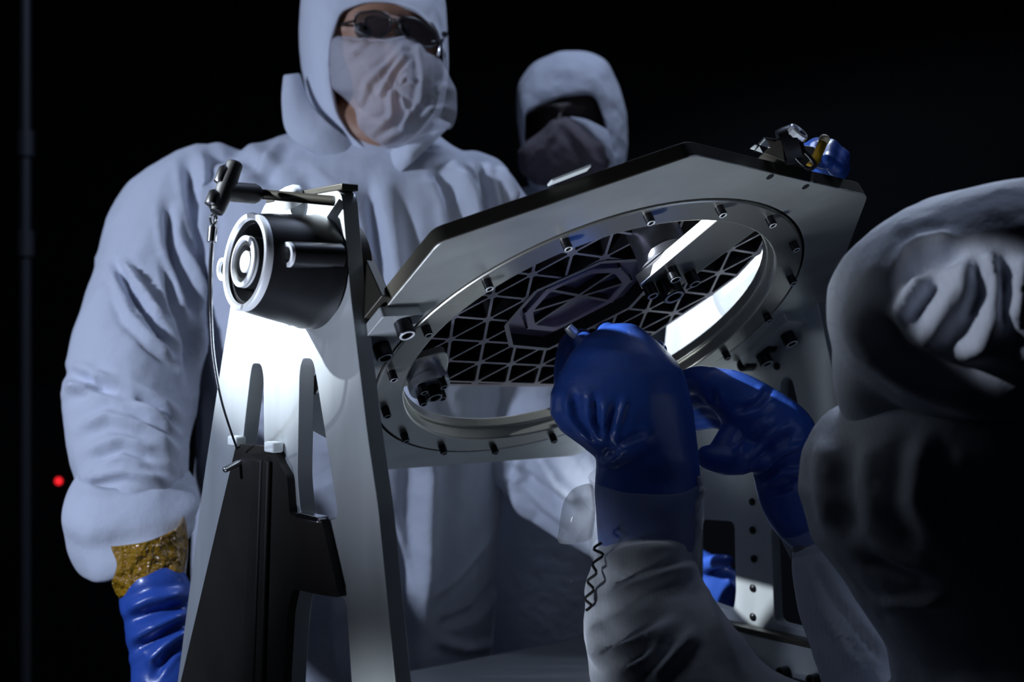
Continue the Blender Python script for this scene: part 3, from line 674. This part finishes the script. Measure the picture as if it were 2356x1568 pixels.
# hood, collar, mask, glasses
open1 = [(772, 64), (784, 26), (840, 8), (905, 6), (965, 28), (1008, 66), (1022, 110), (1026, 170), (1006, 255), (960, 312), (905, 345), (850, 348), (806, 312), (775, 262), (764, 205), (757, 150), (760, 100)]
sil1 = [(692, -40), (686, 60), (690, 150), (705, 225), (745, 300), (800, 372), (862, 400), (935, 372), (990, 318), (1024, 240), (1034, 170), (1030, 60), (1022, -30), (985, -105), (860, -145), (745, -105)]
hood('hood', open1, sil1, 1.752, 1.87, 2.00, 'suit', p1, c_open=(885, 170), c_sil=(870, 130))
def band(nm, outer, inner, d0, d1, m, parent, lift=.012, seg=5):
    """folded cloth band between two outlines"""
    n = len(outer); vs, fs = [], []
    k0 = len(outer)
    O = spline([Vector((x, y, 0)) for x, y in outer], 5); I = spline([Vector((x, y, 0)) for x, y in inner], 5); L = len(O)
    for i in range(L):
        t = i/(L-1); dd = d0+(d1-d0)*abs(2*t-1)**1.5
        for k in range(seg+1):
            s = k/seg; q = O[i]*(1-s)+I[i]*s; vs.append(px(q.x, q.y, dd-lift*math.sin(math.pi*(.15+.8*s))))
    for i in range(L-1):
        for k in range(seg):
            a = i*(seg+1)+k; fs.append((a, a+1, a+seg+2, a+seg+1))
    o = obj(nm, vs, fs, m, parent, angle=None); s = o.modifiers.new('sub', 'SUBSURF'); s.levels = 1; s.render_levels = 2
    so = o.modifiers.new('thick', 'SOLIDIFY'); so.thickness = .005; so.offset = -1; return o
band('collar', [(652, 172), (648, 240), (664, 312), (740, 362), (806, 398), (852, 428)], [(690, 168), (712, 232), (742, 268), (786, 306), (828, 332), (852, 356)], 1.745, 1.80, 'suit', p1)
band('collar', [(868, 432), (905, 410), (950, 372), (1000, 325), (1040, 285)], [(852, 358), (892, 345), (935, 325), (972, 300), (1002, 268)], 1.742, 1.80, 'suit', p1)
def mask(nm, outline, c, d_edge, bulge, m, parent, folds, n=96, rn=26):
    O = smooth_ring(resample(outline, n, np.array(c)), 1); vs, fs = [px(c[0], c[1], d_edge-bulge)], []
    P2 = [np.array(c, float)]
    for k in range(1, rn+1):
        t = k/rn
        for i in range(n):
            q = np.array(c)+(O[i]-np.array(c))*t; P2.append(q); vs.append(px(q[0], q[1], d_edge-bulge*math.sqrt(max(0, 1-t**2.6))))
    P2 = np.array(P2); disp = np.zeros(len(vs))
    for pts, wd, amp in folds:
        pts = np.array(pts, float); best = np.full(len(vs), 1e9)
        for i in range(len(pts)-1):
            a, b = pts[i], pts[i+1]; e = b-a; t = np.clip(((P2-a)@e)/(e@e), 0, 1); best = np.minimum(best, np.hypot(*(P2-a-t[:, None]*e).T))
        q = best/wd; disp += amp*(np.exp(-q*q)-.4*np.exp(-((q-1.8)/.9)**2))
    co = np.array([tuple(v) for v in vs]); disp += .0035*(vnoise(co*55)-.5)
    vs = [v+Vector((0, -float(d), 0)) for v, d in zip(vs, disp)]
    for i in range(n): fs.append((0, 1+i, 1+(i+1) % n))
    for k in range(rn-1):
        for i in range(n):
            j = (i+1) % n; a = 1+k*n; fs.append((a+i, a+n+i, a+n+j, a+j))
    o = obj(nm, vs, fs, m, parent, angle=None); return o
mo = [(762, 80), (820, 84), (885, 86), (930, 78), (965, 92), (985, 118), (1018, 138), (1036, 180), (1050, 205), (1052, 262), (1040, 300), (1005, 298), (975, 315), (930, 338), (885, 340), (850, 318), (822, 290), (818, 255), (790, 222), (764, 205), (757, 150)]
mask('mask', mo, (915, 205), 1.755, .062, 'mask_cloth', p1, [
    ([(760, 165), (810, 125), (840, 92)], 7, .006), ([(830, 240), (845, 190), (890, 150), (925, 110)], 7, .007), ([(875, 215), (900, 165), (930, 125)], 7, .007), ([(900, 215), (902, 265), (880, 290), (840, 320)], 8, .008),
    ([(965, 110), (975, 180), (965, 235), (930, 290)], 8, .010), ([(985, 130), (990, 190), (975, 240)], 7, .006), ([(925, 230), (940, 258), (930, 285)], 6, .005), ([(1015, 200), (1040, 205)], 9, .005), ([(985, 260), (1020, 250), (1048, 255)], 9, .006), ([(870, 330), (930, 300), (990, 250)], 9, .006), ([(850, 290), (880, 280)], 8, .005), ([(925, 185), (935, 175), (955, 188)], 5, .004)])
gl = empty('safety_glasses', px(900, 75, 1.735)-Vector((0, 0, 0)), None); gl.parent = p1; gl.location = px(900, 75, 1.735)-wloc(p1)
def lens(nm, pts, d, m, th=.0015):
    n = len(pts); vs = [px(x, y, d+.02*((x-880)/110)**2) for x, y in pts]+[px(x, y, d+th+.02*((x-880)/110)**2) for x, y in pts]
    return obj(nm, vs, [tuple(range(n)), tuple(reversed(range(n, 2*n)))]+[(i, (i+1) % n, (i+1) % n+n, i+n) for i in range(n)], m, gl)
l1 = [(818, 30), (870, 24), (898, 36), (900, 70), (880, 86), (840, 82), (815, 66)]; l2 = [(918, 38), (960, 44), (1000, 72), (1012, 100), (985, 112), (940, 90), (922, 70)]
for l in (l1, l2):
    lens('lens', rnd(l, 14, 3), 1.728, 'lens')
    tube('rim', [px(x, y, 1.727+.02*((x-880)/110)**2) for x, y in rnd(l, 14, 3)+[rnd(l, 14, 3)[0]]], .0016, 'lens_frame', gl, 8)
tube('bridge', spline([px(898, 52, 1.726), px(909, 48, 1.722), px(920, 54, 1.726)], 4), .0018, 'lens_frame', gl, 8)
tube('temple', spline([px(816, 48, 1.731), px(790, 55, 1.75), px(772, 62, 1.79)], 4), .0018, 'lens_frame', gl, 8)
tube('temple', spline([px(1012, 96, 1.752), px(1026, 82, 1.78), px(1030, 70, 1.82)], 4), .0018, 'lens_frame', gl, 8)
tube('cord', spline([px(1022, 80, 1.745), px(1014, 105, 1.742), px(1008, 128, 1.745)], 4), .002, 'bright_steel', gl, 8)
lathe('hinge_screw', [(.0003, 0), (.0035, 0), (.0035, .003), (.0003, .0035)], px(827, 63, 1.727), (0, -1, 0), 'bright_steel', gl, 14)
lathe('hinge_screw', [(.0003, 0), (.0040, 0), (.0040, .003), (.0003, .0035)], px(1022, 80, 1.742), (0, -1, 0), 'bright_steel', gl, 14)

# ---- the technician at the back
BD = 2.22
torso2 = [(430, 1200, 1420, BD, .06), (480, 1090, 1530, BD, .10), (560, 1070, 1550, BD, .125), (800, 1085, 1540, BD, .13), (1100, 1095, 1520, BD, .13), (1400, 1100, 1500, BD, .13), (1700, 1100, 1500, BD, .13)]
arm2 = [(1500, 520, BD-.02, 80), (1620, 560, 2.0, 70), (1740, 520, 1.76, 72), (1820, 450, 1.52, 62), (1855, 410, 1.42, 50)]
arm2b = [(1110, 520, BD, 80), (1080, 700, BD, 75), (1090, 900, 2.2, 68), (1180, 1080, 2.12, 60)]
p2 = person([rows([(y, (xl+xr)/2-(xr-xl)*.4, (xl+xr)/2+(xr-xl)*.4, d, hd*.8) for y, xl, xr, d, hd in torso2]), limb(shrink(arm2, .6)), limb(shrink(arm2b, .6)), ball(px(1312, 280, BD), .078, .09, .098), limb([(1310, 330, BD, 70), (1310, 470, BD, 85)]),
             limb([(1290, 262, BD-.105, 10), (1280, 292, BD-.115, 14)]), limb([(1225, 255, BD-.085, 8), (1270, 240, BD-.10, 9), (1350, 240, BD-.09, 8)])], 'dark_skin', 'dim hooded technician with a dark mask, behind the octagonal plate', .008)
blob('coverall', [rows(torso2), limb(arm2), limb(arm2b)]+legs((1200, 1400), 1650, 2440, BD, 92), 'suit', p2, .008, 5, (), [(10, .004, (1, 1, .6))])
open2 = [(1206, 262), (1225, 250), (1290, 222), (1362, 214), (1374, 226), (1392, 276), (1398, 330), (1402, 385), (1370, 425), (1300, 432), (1240, 425), (1212, 390), (1205, 320)]
sil2 = [(1186, 240), (1190, 190), (1225, 140), (1290, 114), (1350, 116), (1398, 135), (1425, 200), (1445, 265), (1446, 320), (1440, 390), (1420, 450), (1360, 475), (1260, 470), (1215, 430), (1198, 340)]
hood('hood', open2, sil2, BD-.10, BD, BD+.13, 'suit', p2, c_open=(1305, 320), c_sil=(1315, 285), wob=.003)
mask('mask', [(1205, 330), (1250, 296), (1270, 275), (1300, 268), (1340, 282), (1372, 300), (1400, 335), (1398, 380), (1370, 420), (1300, 432), (1230, 425), (1195, 395), (1190, 350)], (1290, 350), BD-.098, .055, 'back_mask', p2, [([(1210, 390), (1250, 330), (1280, 285)], 12, .006), ([(1300, 280), (1340, 330), (1370, 380)], 12, .006)])
band('cheek_flap', [(1400, 300), (1350, 275), (1310, 268)], [(1420, 390), (1370, 330), (1320, 282)], BD-.12, BD-.10, 'suit', p2)
HD = 1.285
blob('glove', [limb([(1862, 415, 1.40, 52), (1895, 390, 1.33, 56), (1900, 372, HD+.01, 52)], flat=.75)] +
     fingers(0, 0, [(1868, 362, HD, 1852, 352, HD-.03, 1846, 376, HD-.06, 1), (1888, 348, HD-.005, 1876, 338, HD-.04, 1868, 368, HD-.075, 1), (1912, 348, HD, 1906, 340, HD-.035, 1896, 372, HD-.075, 1), (1936, 366, HD, 1932, 360, HD-.03, 1922, 388, HD-.06, .95), (1850, 412, 1.34, 1838, 420, 1.31, 1838, 415, 1.28, 1)], 22), 'glove', p2, .003, 3, (), [(40, .0012, (1, 1, 1))])

# ---- the technician at the right, reaching under the plate
hd3 = px(2330, 700, .98)
sleeve_near = [(1483, 1318, 1.15, 120), (1486, 1370, 1.14, 128), (1498, 1440, 1.13, 144), (1548, 1560, 1.10, 188), (1650, 1690, 1.07, 195), (1850, 1780, 1.05, 195), (2150, 1780, 1.06, 210), (2400, 1500, 1.08, 230), (2450, 1250, 1.08, 220)]
sleeve_far = [(1862, 1275, 1.235, 40), (1890, 1350, 1.22, 58), (1960, 1480, 1.19, 84), (2060, 1640, 1.16, 110), (2250, 1650, 1.13, 140), (2400, 1400, 1.12, 160)]
chest = [(900, 2010, 2700, 1.04, .09), (960, 1905, 2780, 1.04, .105), (1040, 1858, 2840, 1.04, .115), (1140, 1850, 2860, 1.04, .12), (1240, 1880, 2860, 1.04, .12), (1340, 1960, 2860, 1.04, .12), (1500, 2060, 2850, 1.05, .12), (1750, 2100, 2850, 1.05, .12)]
p3 = person([ball(hd3, .118, .09, .078), rows([(y, xl+60, xr-60, d, hd*.75) for y, xl, xr, d, hd in chest]), limb(shrink(sleeve_near, .6)), limb(shrink(sleeve_far, .6)), limb([(2350, 800, 1.0, 150), (2400, 980, 1.03, 170)]),
             limb([(1487, 1210, 1.16, 68), (1470, 1060, 1.17, 66)]), limb([(1855, 1270, 1.235, 34), (1815, 1150, 1.235, 36)])], 'dark_skin', 'crouching technician at right edge, dark hood, blue gloves raised under the plate', .008)
cr3 = [([(1960, 1010), (1950, 1120), (1975, 1240)], 24, -.006), ([(1900, 1000), (1890, 1120), (1910, 1220)], 20, .006), ([(1985, 1275), (2050, 1310), (2140, 1340)], 16, -.008), ([(2030, 1375), (2100, 1385), (2175, 1382)], 14, .009),
       ([(1850, 1290), (1890, 1400), (1990, 1560)], 10, .006), ([(1870, 1290), (1920, 1380), (2040, 1540)], 9, -.006), ([(2130, 1000), (2110, 1150), (2160, 1240)], 26, .007),
       ([(1385, 1300), (1450, 1275), (1560, 1260)], 16, .006), ([(1400, 1340), (1480, 1320), (1590, 1280)], 13, -.006), ([(1390, 1400), (1480, 1330), (1590, 1300)], 15, .006), ([(1390, 1430), (1372, 1500), (1400, 1535)], 16, .008), ([(1390, 1520), (1450, 1490), (1540, 1440)], 15, .008), ([(1410, 1470), (1480, 1440), (1540, 1400)], 18, -.005), ([(1420, 1560), (1490, 1520), (1545, 1450)], 13, .007), ([(1510, 1560), (1555, 1510), (1595, 1460)], 14, .008), ([(1360, 1300), (1365, 1400), (1355, 1500)], 14, .005), ([(1600, 1330), (1640, 1440), (1700, 1560)], 14, .005)]
blob('coverall', [rows(chest), limb(sleeve_near), limb(sleeve_far), ball(px(2420, 1660, 1.0), .095, .09, .092)]+legs((2440, 2740), 1700, 4285, 1.05, 200), 'suit', p3, .005, 5, cr3, [(11, .004, (1, 1, .6)), (24, .0014, (1, 1, 1))])
crh = [([(1925, 690), (1985, 800), (2090, 870), (2230, 905), (2380, 930)], 34, .010), ([(2010, 700), (2060, 800), (2150, 850), (2300, 870)], 26, -.006),
       ([(2080, 595), (2125, 566), (2200, 556)], 17, .008), ([(2070, 650), (2130, 612), (2230, 585)], 16, -.009), ([(2062, 735), (2095, 680), (2140, 640)], 18, .009), ([(2095, 740), (2120, 700), (2160, 650)], 12, -.007), ([(2115, 800), (2170, 720), (2235, 620)], 30, .011), ([(2232, 735), (2250, 680), (2246, 600)], 12, -.010), ([(2200, 815), (2255, 790), (2290, 700)], 24, .008),
       ([(2268, 590), (2292, 640), (2284, 700)], 14, .008), ([(2310, 760), (2318, 680), (2306, 600)], 13, -.010), ([(2335, 740), (2342, 660), (2362, 590)], 20, .009)]
blob('hood', [ball(hd3, .140, .108, .094, math.radians(-6)), limb([(2150, 760, .985, 190), (2330, 830, 1.0, 190), (2480, 930, 1.02, 210)], flat=.9), limb([(1985, 790, 1.0, 62), (2010, 880, 1.01, 80), (2050, 960, 1.02, 100)])], 'suit', p3, .004, 6, crh, [(9, .004, (1, 1, 1)), (20, .0015, (1, 1, 1))])
# near hand: palm and heel toward the viewer, fingers closing upward round a driver
h1 = [(748, 1400, 1462, 1.205, .016), (775, 1345, 1500, 1.20, .026), (812, 1314, 1540, 1.195, .033), (855, 1288, 1572, 1.19, .038), (905, 1266, 1588, 1.185, .042), (950, 1264, 1594, 1.182, .044), (990, 1288, 1599, 1.178, .044), (1025, 1335, 1603, 1.175, .042), (1055, 1374, 1606, 1.172, .041), (1100, 1370, 1610, 1.17, .041), (1150, 1370, 1608, 1.165, .041), (1210, 1374, 1602, 1.160, .040), (1265, 1378, 1596, 1.155, .039)]
f1 = fingers(0, 0, [(1352, 800, 1.215, 1336, 776, 1.262, 1342, 812, 1.295, 1), (1402, 772, 1.215, 1392, 764, 1.268, 1380, 818, 1.298, 1.05), (1458, 776, 1.215, 1448, 772, 1.268, 1428, 830, 1.292, 1.05), (1512, 806, 1.21, 1500, 806, 1.258, 1478, 856, 1.282, .95), (1300, 880, 1.21, 1302, 812, 1.245, 1322, 778, 1.278, 1.1)], 23)
hcr = [([(1305, 905), (1310, 960), (1375, 1030)], 10, 0.0025), ([(1318, 900), (1328, 965), (1380, 1025)], 7, -0.0025), ([(1355, 900), (1355, 970), (1390, 1030)], 8, 0.0025), ([(1370, 910), (1372, 970), (1392, 1025)], 7, -0.0020), ([(1395, 920), (1388, 980), (1396, 1030)], 8, 0.0025), ([(1425, 910), (1405, 980), (1400, 1030)], 8, -0.0025), ([(1440, 920), (1415, 990), (1405, 1030)], 8, 0.0020), ([(1380, 1045), (1430, 1010), (1490, 985)], 15, -0.0040), ([(1385, 1060), (1440, 1030), (1500, 1005)], 15, 0.0030), ([(1375, 1035), (1400, 1042), (1430, 1040)], 12, -0.0040)]
blob('glove', [rows(h1)]+f1, 'glove', p3, .0028, 5, hcr, [(26, .001, (1, 1, 1))])
# far hand
f2 = fingers(0, 0, [(1690, 905, 1.24, 1620, 872, 1.25, 1565, 885, 1.27, 1.2), (1700, 930, 1.25, 1625, 905, 1.265, 1572, 915, 1.29, 1.15), (1700, 955, 1.26, 1640, 930, 1.28, 1585, 940, 1.30, 1.1), (1705, 985, 1.27, 1650, 960, 1.29, 1600, 968, 1.305, 1.0), (1740, 1050, 1.225, 1672, 1062, 1.22, 1628, 1052, 1.225, 1.25)], 27)
blob('glove', [limb([(1640, 885, 1.245, 42), (1690, 915, 1.245, 62), (1745, 965, 1.245, 84), (1790, 1010, 1.24, 90), (1802, 1070, 1.238, 76), (1800, 1130, 1.237, 60), (1818, 1180, 1.235, 52), (1848, 1225, 1.235, 46)], flat=.75), limb([(1745, 985, 1.245, 80), (1700, 1020, 1.24, 62), (1665, 1055, 1.225, 40)], flat=.7)]+f2, 'glove', p3, .0028, 5,
     [([(1690, 1060), (1730, 1000), (1770, 960)], 9, .004), ([(1720, 1080), (1780, 1020), (1830, 990)], 9, -.005), ([(1740, 1090), (1800, 1040), (1850, 1020)], 8, .005), ([(1760, 1120), (1800, 1090), (1850, 1080)], 9, .005), ([(1770, 1140), (1820, 1120), (1850, 1105)], 8, -.005), ([(1690, 945), (1740, 930), (1770, 900)], 9, -.005), ([(1640, 900), (1645, 930)], 8, -.003)], [(26, .001, (1, 1, 1))])
# clear tape round the near wrist and its loose flap
cuff([(1487, 1095, 1.168, 128, 116, .0), (1488, 1125, 1.165, 126, 114, .05), (1488, 1160, 1.163, 127, 116, .02), (1487, 1200, 1.161, 126, 118, .0), (1483, 1240, 1.157, 128, 122, -.03), (1481, 1275, 1.153, 127, 124, -.02)], 'clear_tape', p3, 'clear_tape', .001)['label'] = 'glossy clear tape around the wrist'
fl = [(1366, 1108), (1320, 1120), (1296, 1150), (1288, 1195), (1282, 1250), (1310, 1252), (1345, 1246), (1362, 1240), (1370, 1190)]
vs = [px(x, y, 1.15+.012*math.sin(y*.06)+.0004*(1366-x)*.15) for x, y in rnd(fl, 18, 3)]; n = len(vs)
o = obj('tape_flap', vs, [tuple(range(n))], 'tape_film', p3, angle=None); so = o.modifiers.new('thick', 'SOLIDIFY'); so.thickness = .0012
cuff([(1838, 1205, 1.235, 52, 50, .5), (1846, 1228, 1.235, 47, 46, .5), (1858, 1262, 1.236, 44, 44, .5)], 'clear_tape', p3, 'clear_tape', .001)
tube('tape_edge', spline([px(1606, 1095, 1.15), px(1616, 1130, 1.148), px(1602, 1170, 1.145), px(1608, 1210, 1.145), px(1598, 1250, 1.142), px(1602, 1300, 1.14)], 6), [.0016, .002, .0032, .0025, .0014, .003, .0036, .0028, .002, .0016, .003, .0035, .0028, .0018, .0028, .0034, .0026, .0016, .0022, .0028, .0034, .0028, .002, .0015, .002, .0026, .003, .0026, .002, .0015, .001], 'mask_cloth', p3, 10)
tube('elastic_seam', spline([px(1384, 1248, 1.110), px(1366, 1262, 1.112), px(1388, 1276, 1.108), px(1364, 1296, 1.110), px(1372, 1318, 1.108), px(1352, 1336, 1.112), px(1366, 1356, 1.108), px(1346, 1376, 1.110), px(1360, 1392, 1.108), px(1348, 1404, 1.108)], 6), .0013, 'black_rubber', p3, 8)
# screwdriver bit in the near fingers
dr = empty('driver', px(1322, 765, 1.27), 'small bright driver tip held in the nearer blue glove', 'tool')
tube('shaft', [px(1352, 800, 1.245), px(1322, 768, 1.240)], .0036, 'bright_steel', dr, 14)
tube('tip', [px(1324, 770, 1.240), px(1318, 764, 1.238), px(1306, 750, 1.236)], [.0045, .0052, .0046], 'pale_metal', dr, 14)

# ================================================================ BACKGROUND
po = empty('steel_post', px(57, 1500, 3.0), 'dim grey upright post at far left', 'post')
tube('pole', [Vector((px(57, 784, 3).x, 3, .02)), Vector((px(57, 784, 3).x, 3, 3.2))], .014, 'pole_metal', po, 20)
lathe('foot', [(.001, 0), (.07, 0), (.07, .012), (.02, .02), (.001, .02)], (px(57, 784, 3).x, 3, 0), (0, 0, 1), 'pole_metal', po, 32)
for y in (560, 330): lathe('clamp', [(.015, -.03), (.021, -.03), (.021, .03), (.015, .03)], px(57, y, 3), (0, 0, 1), 'pole_metal', po, 24)
cb = empty('equipment_cabinet', (px(120, 784, 3.4).x, 3.4, 0), 'dark equipment cabinet with a red indicator, at left', 'cabinet')
c = px(120, 784, 3.4); top = px(120, 900, 3.4).z
box('body', (c.x, 3.7, top/2), (.22, 0, 0), (0, .28, 0), (0, 0, top/2), 'cabinet_paint', cb, .006)
box('door', (c.x, 3.412, top/2), (.20, 0, 0), (0, .008, 0), (0, 0, top/2-.04), 'cabinet_paint', cb, .004)
lathe('indicator', [(.0005, 0), (.0095, 0), (.0085, .004), (.004, .007), (.0005, .008)], px(135, 1106, 3.403), (0, -1, 0), 'red_led', cb, 20)
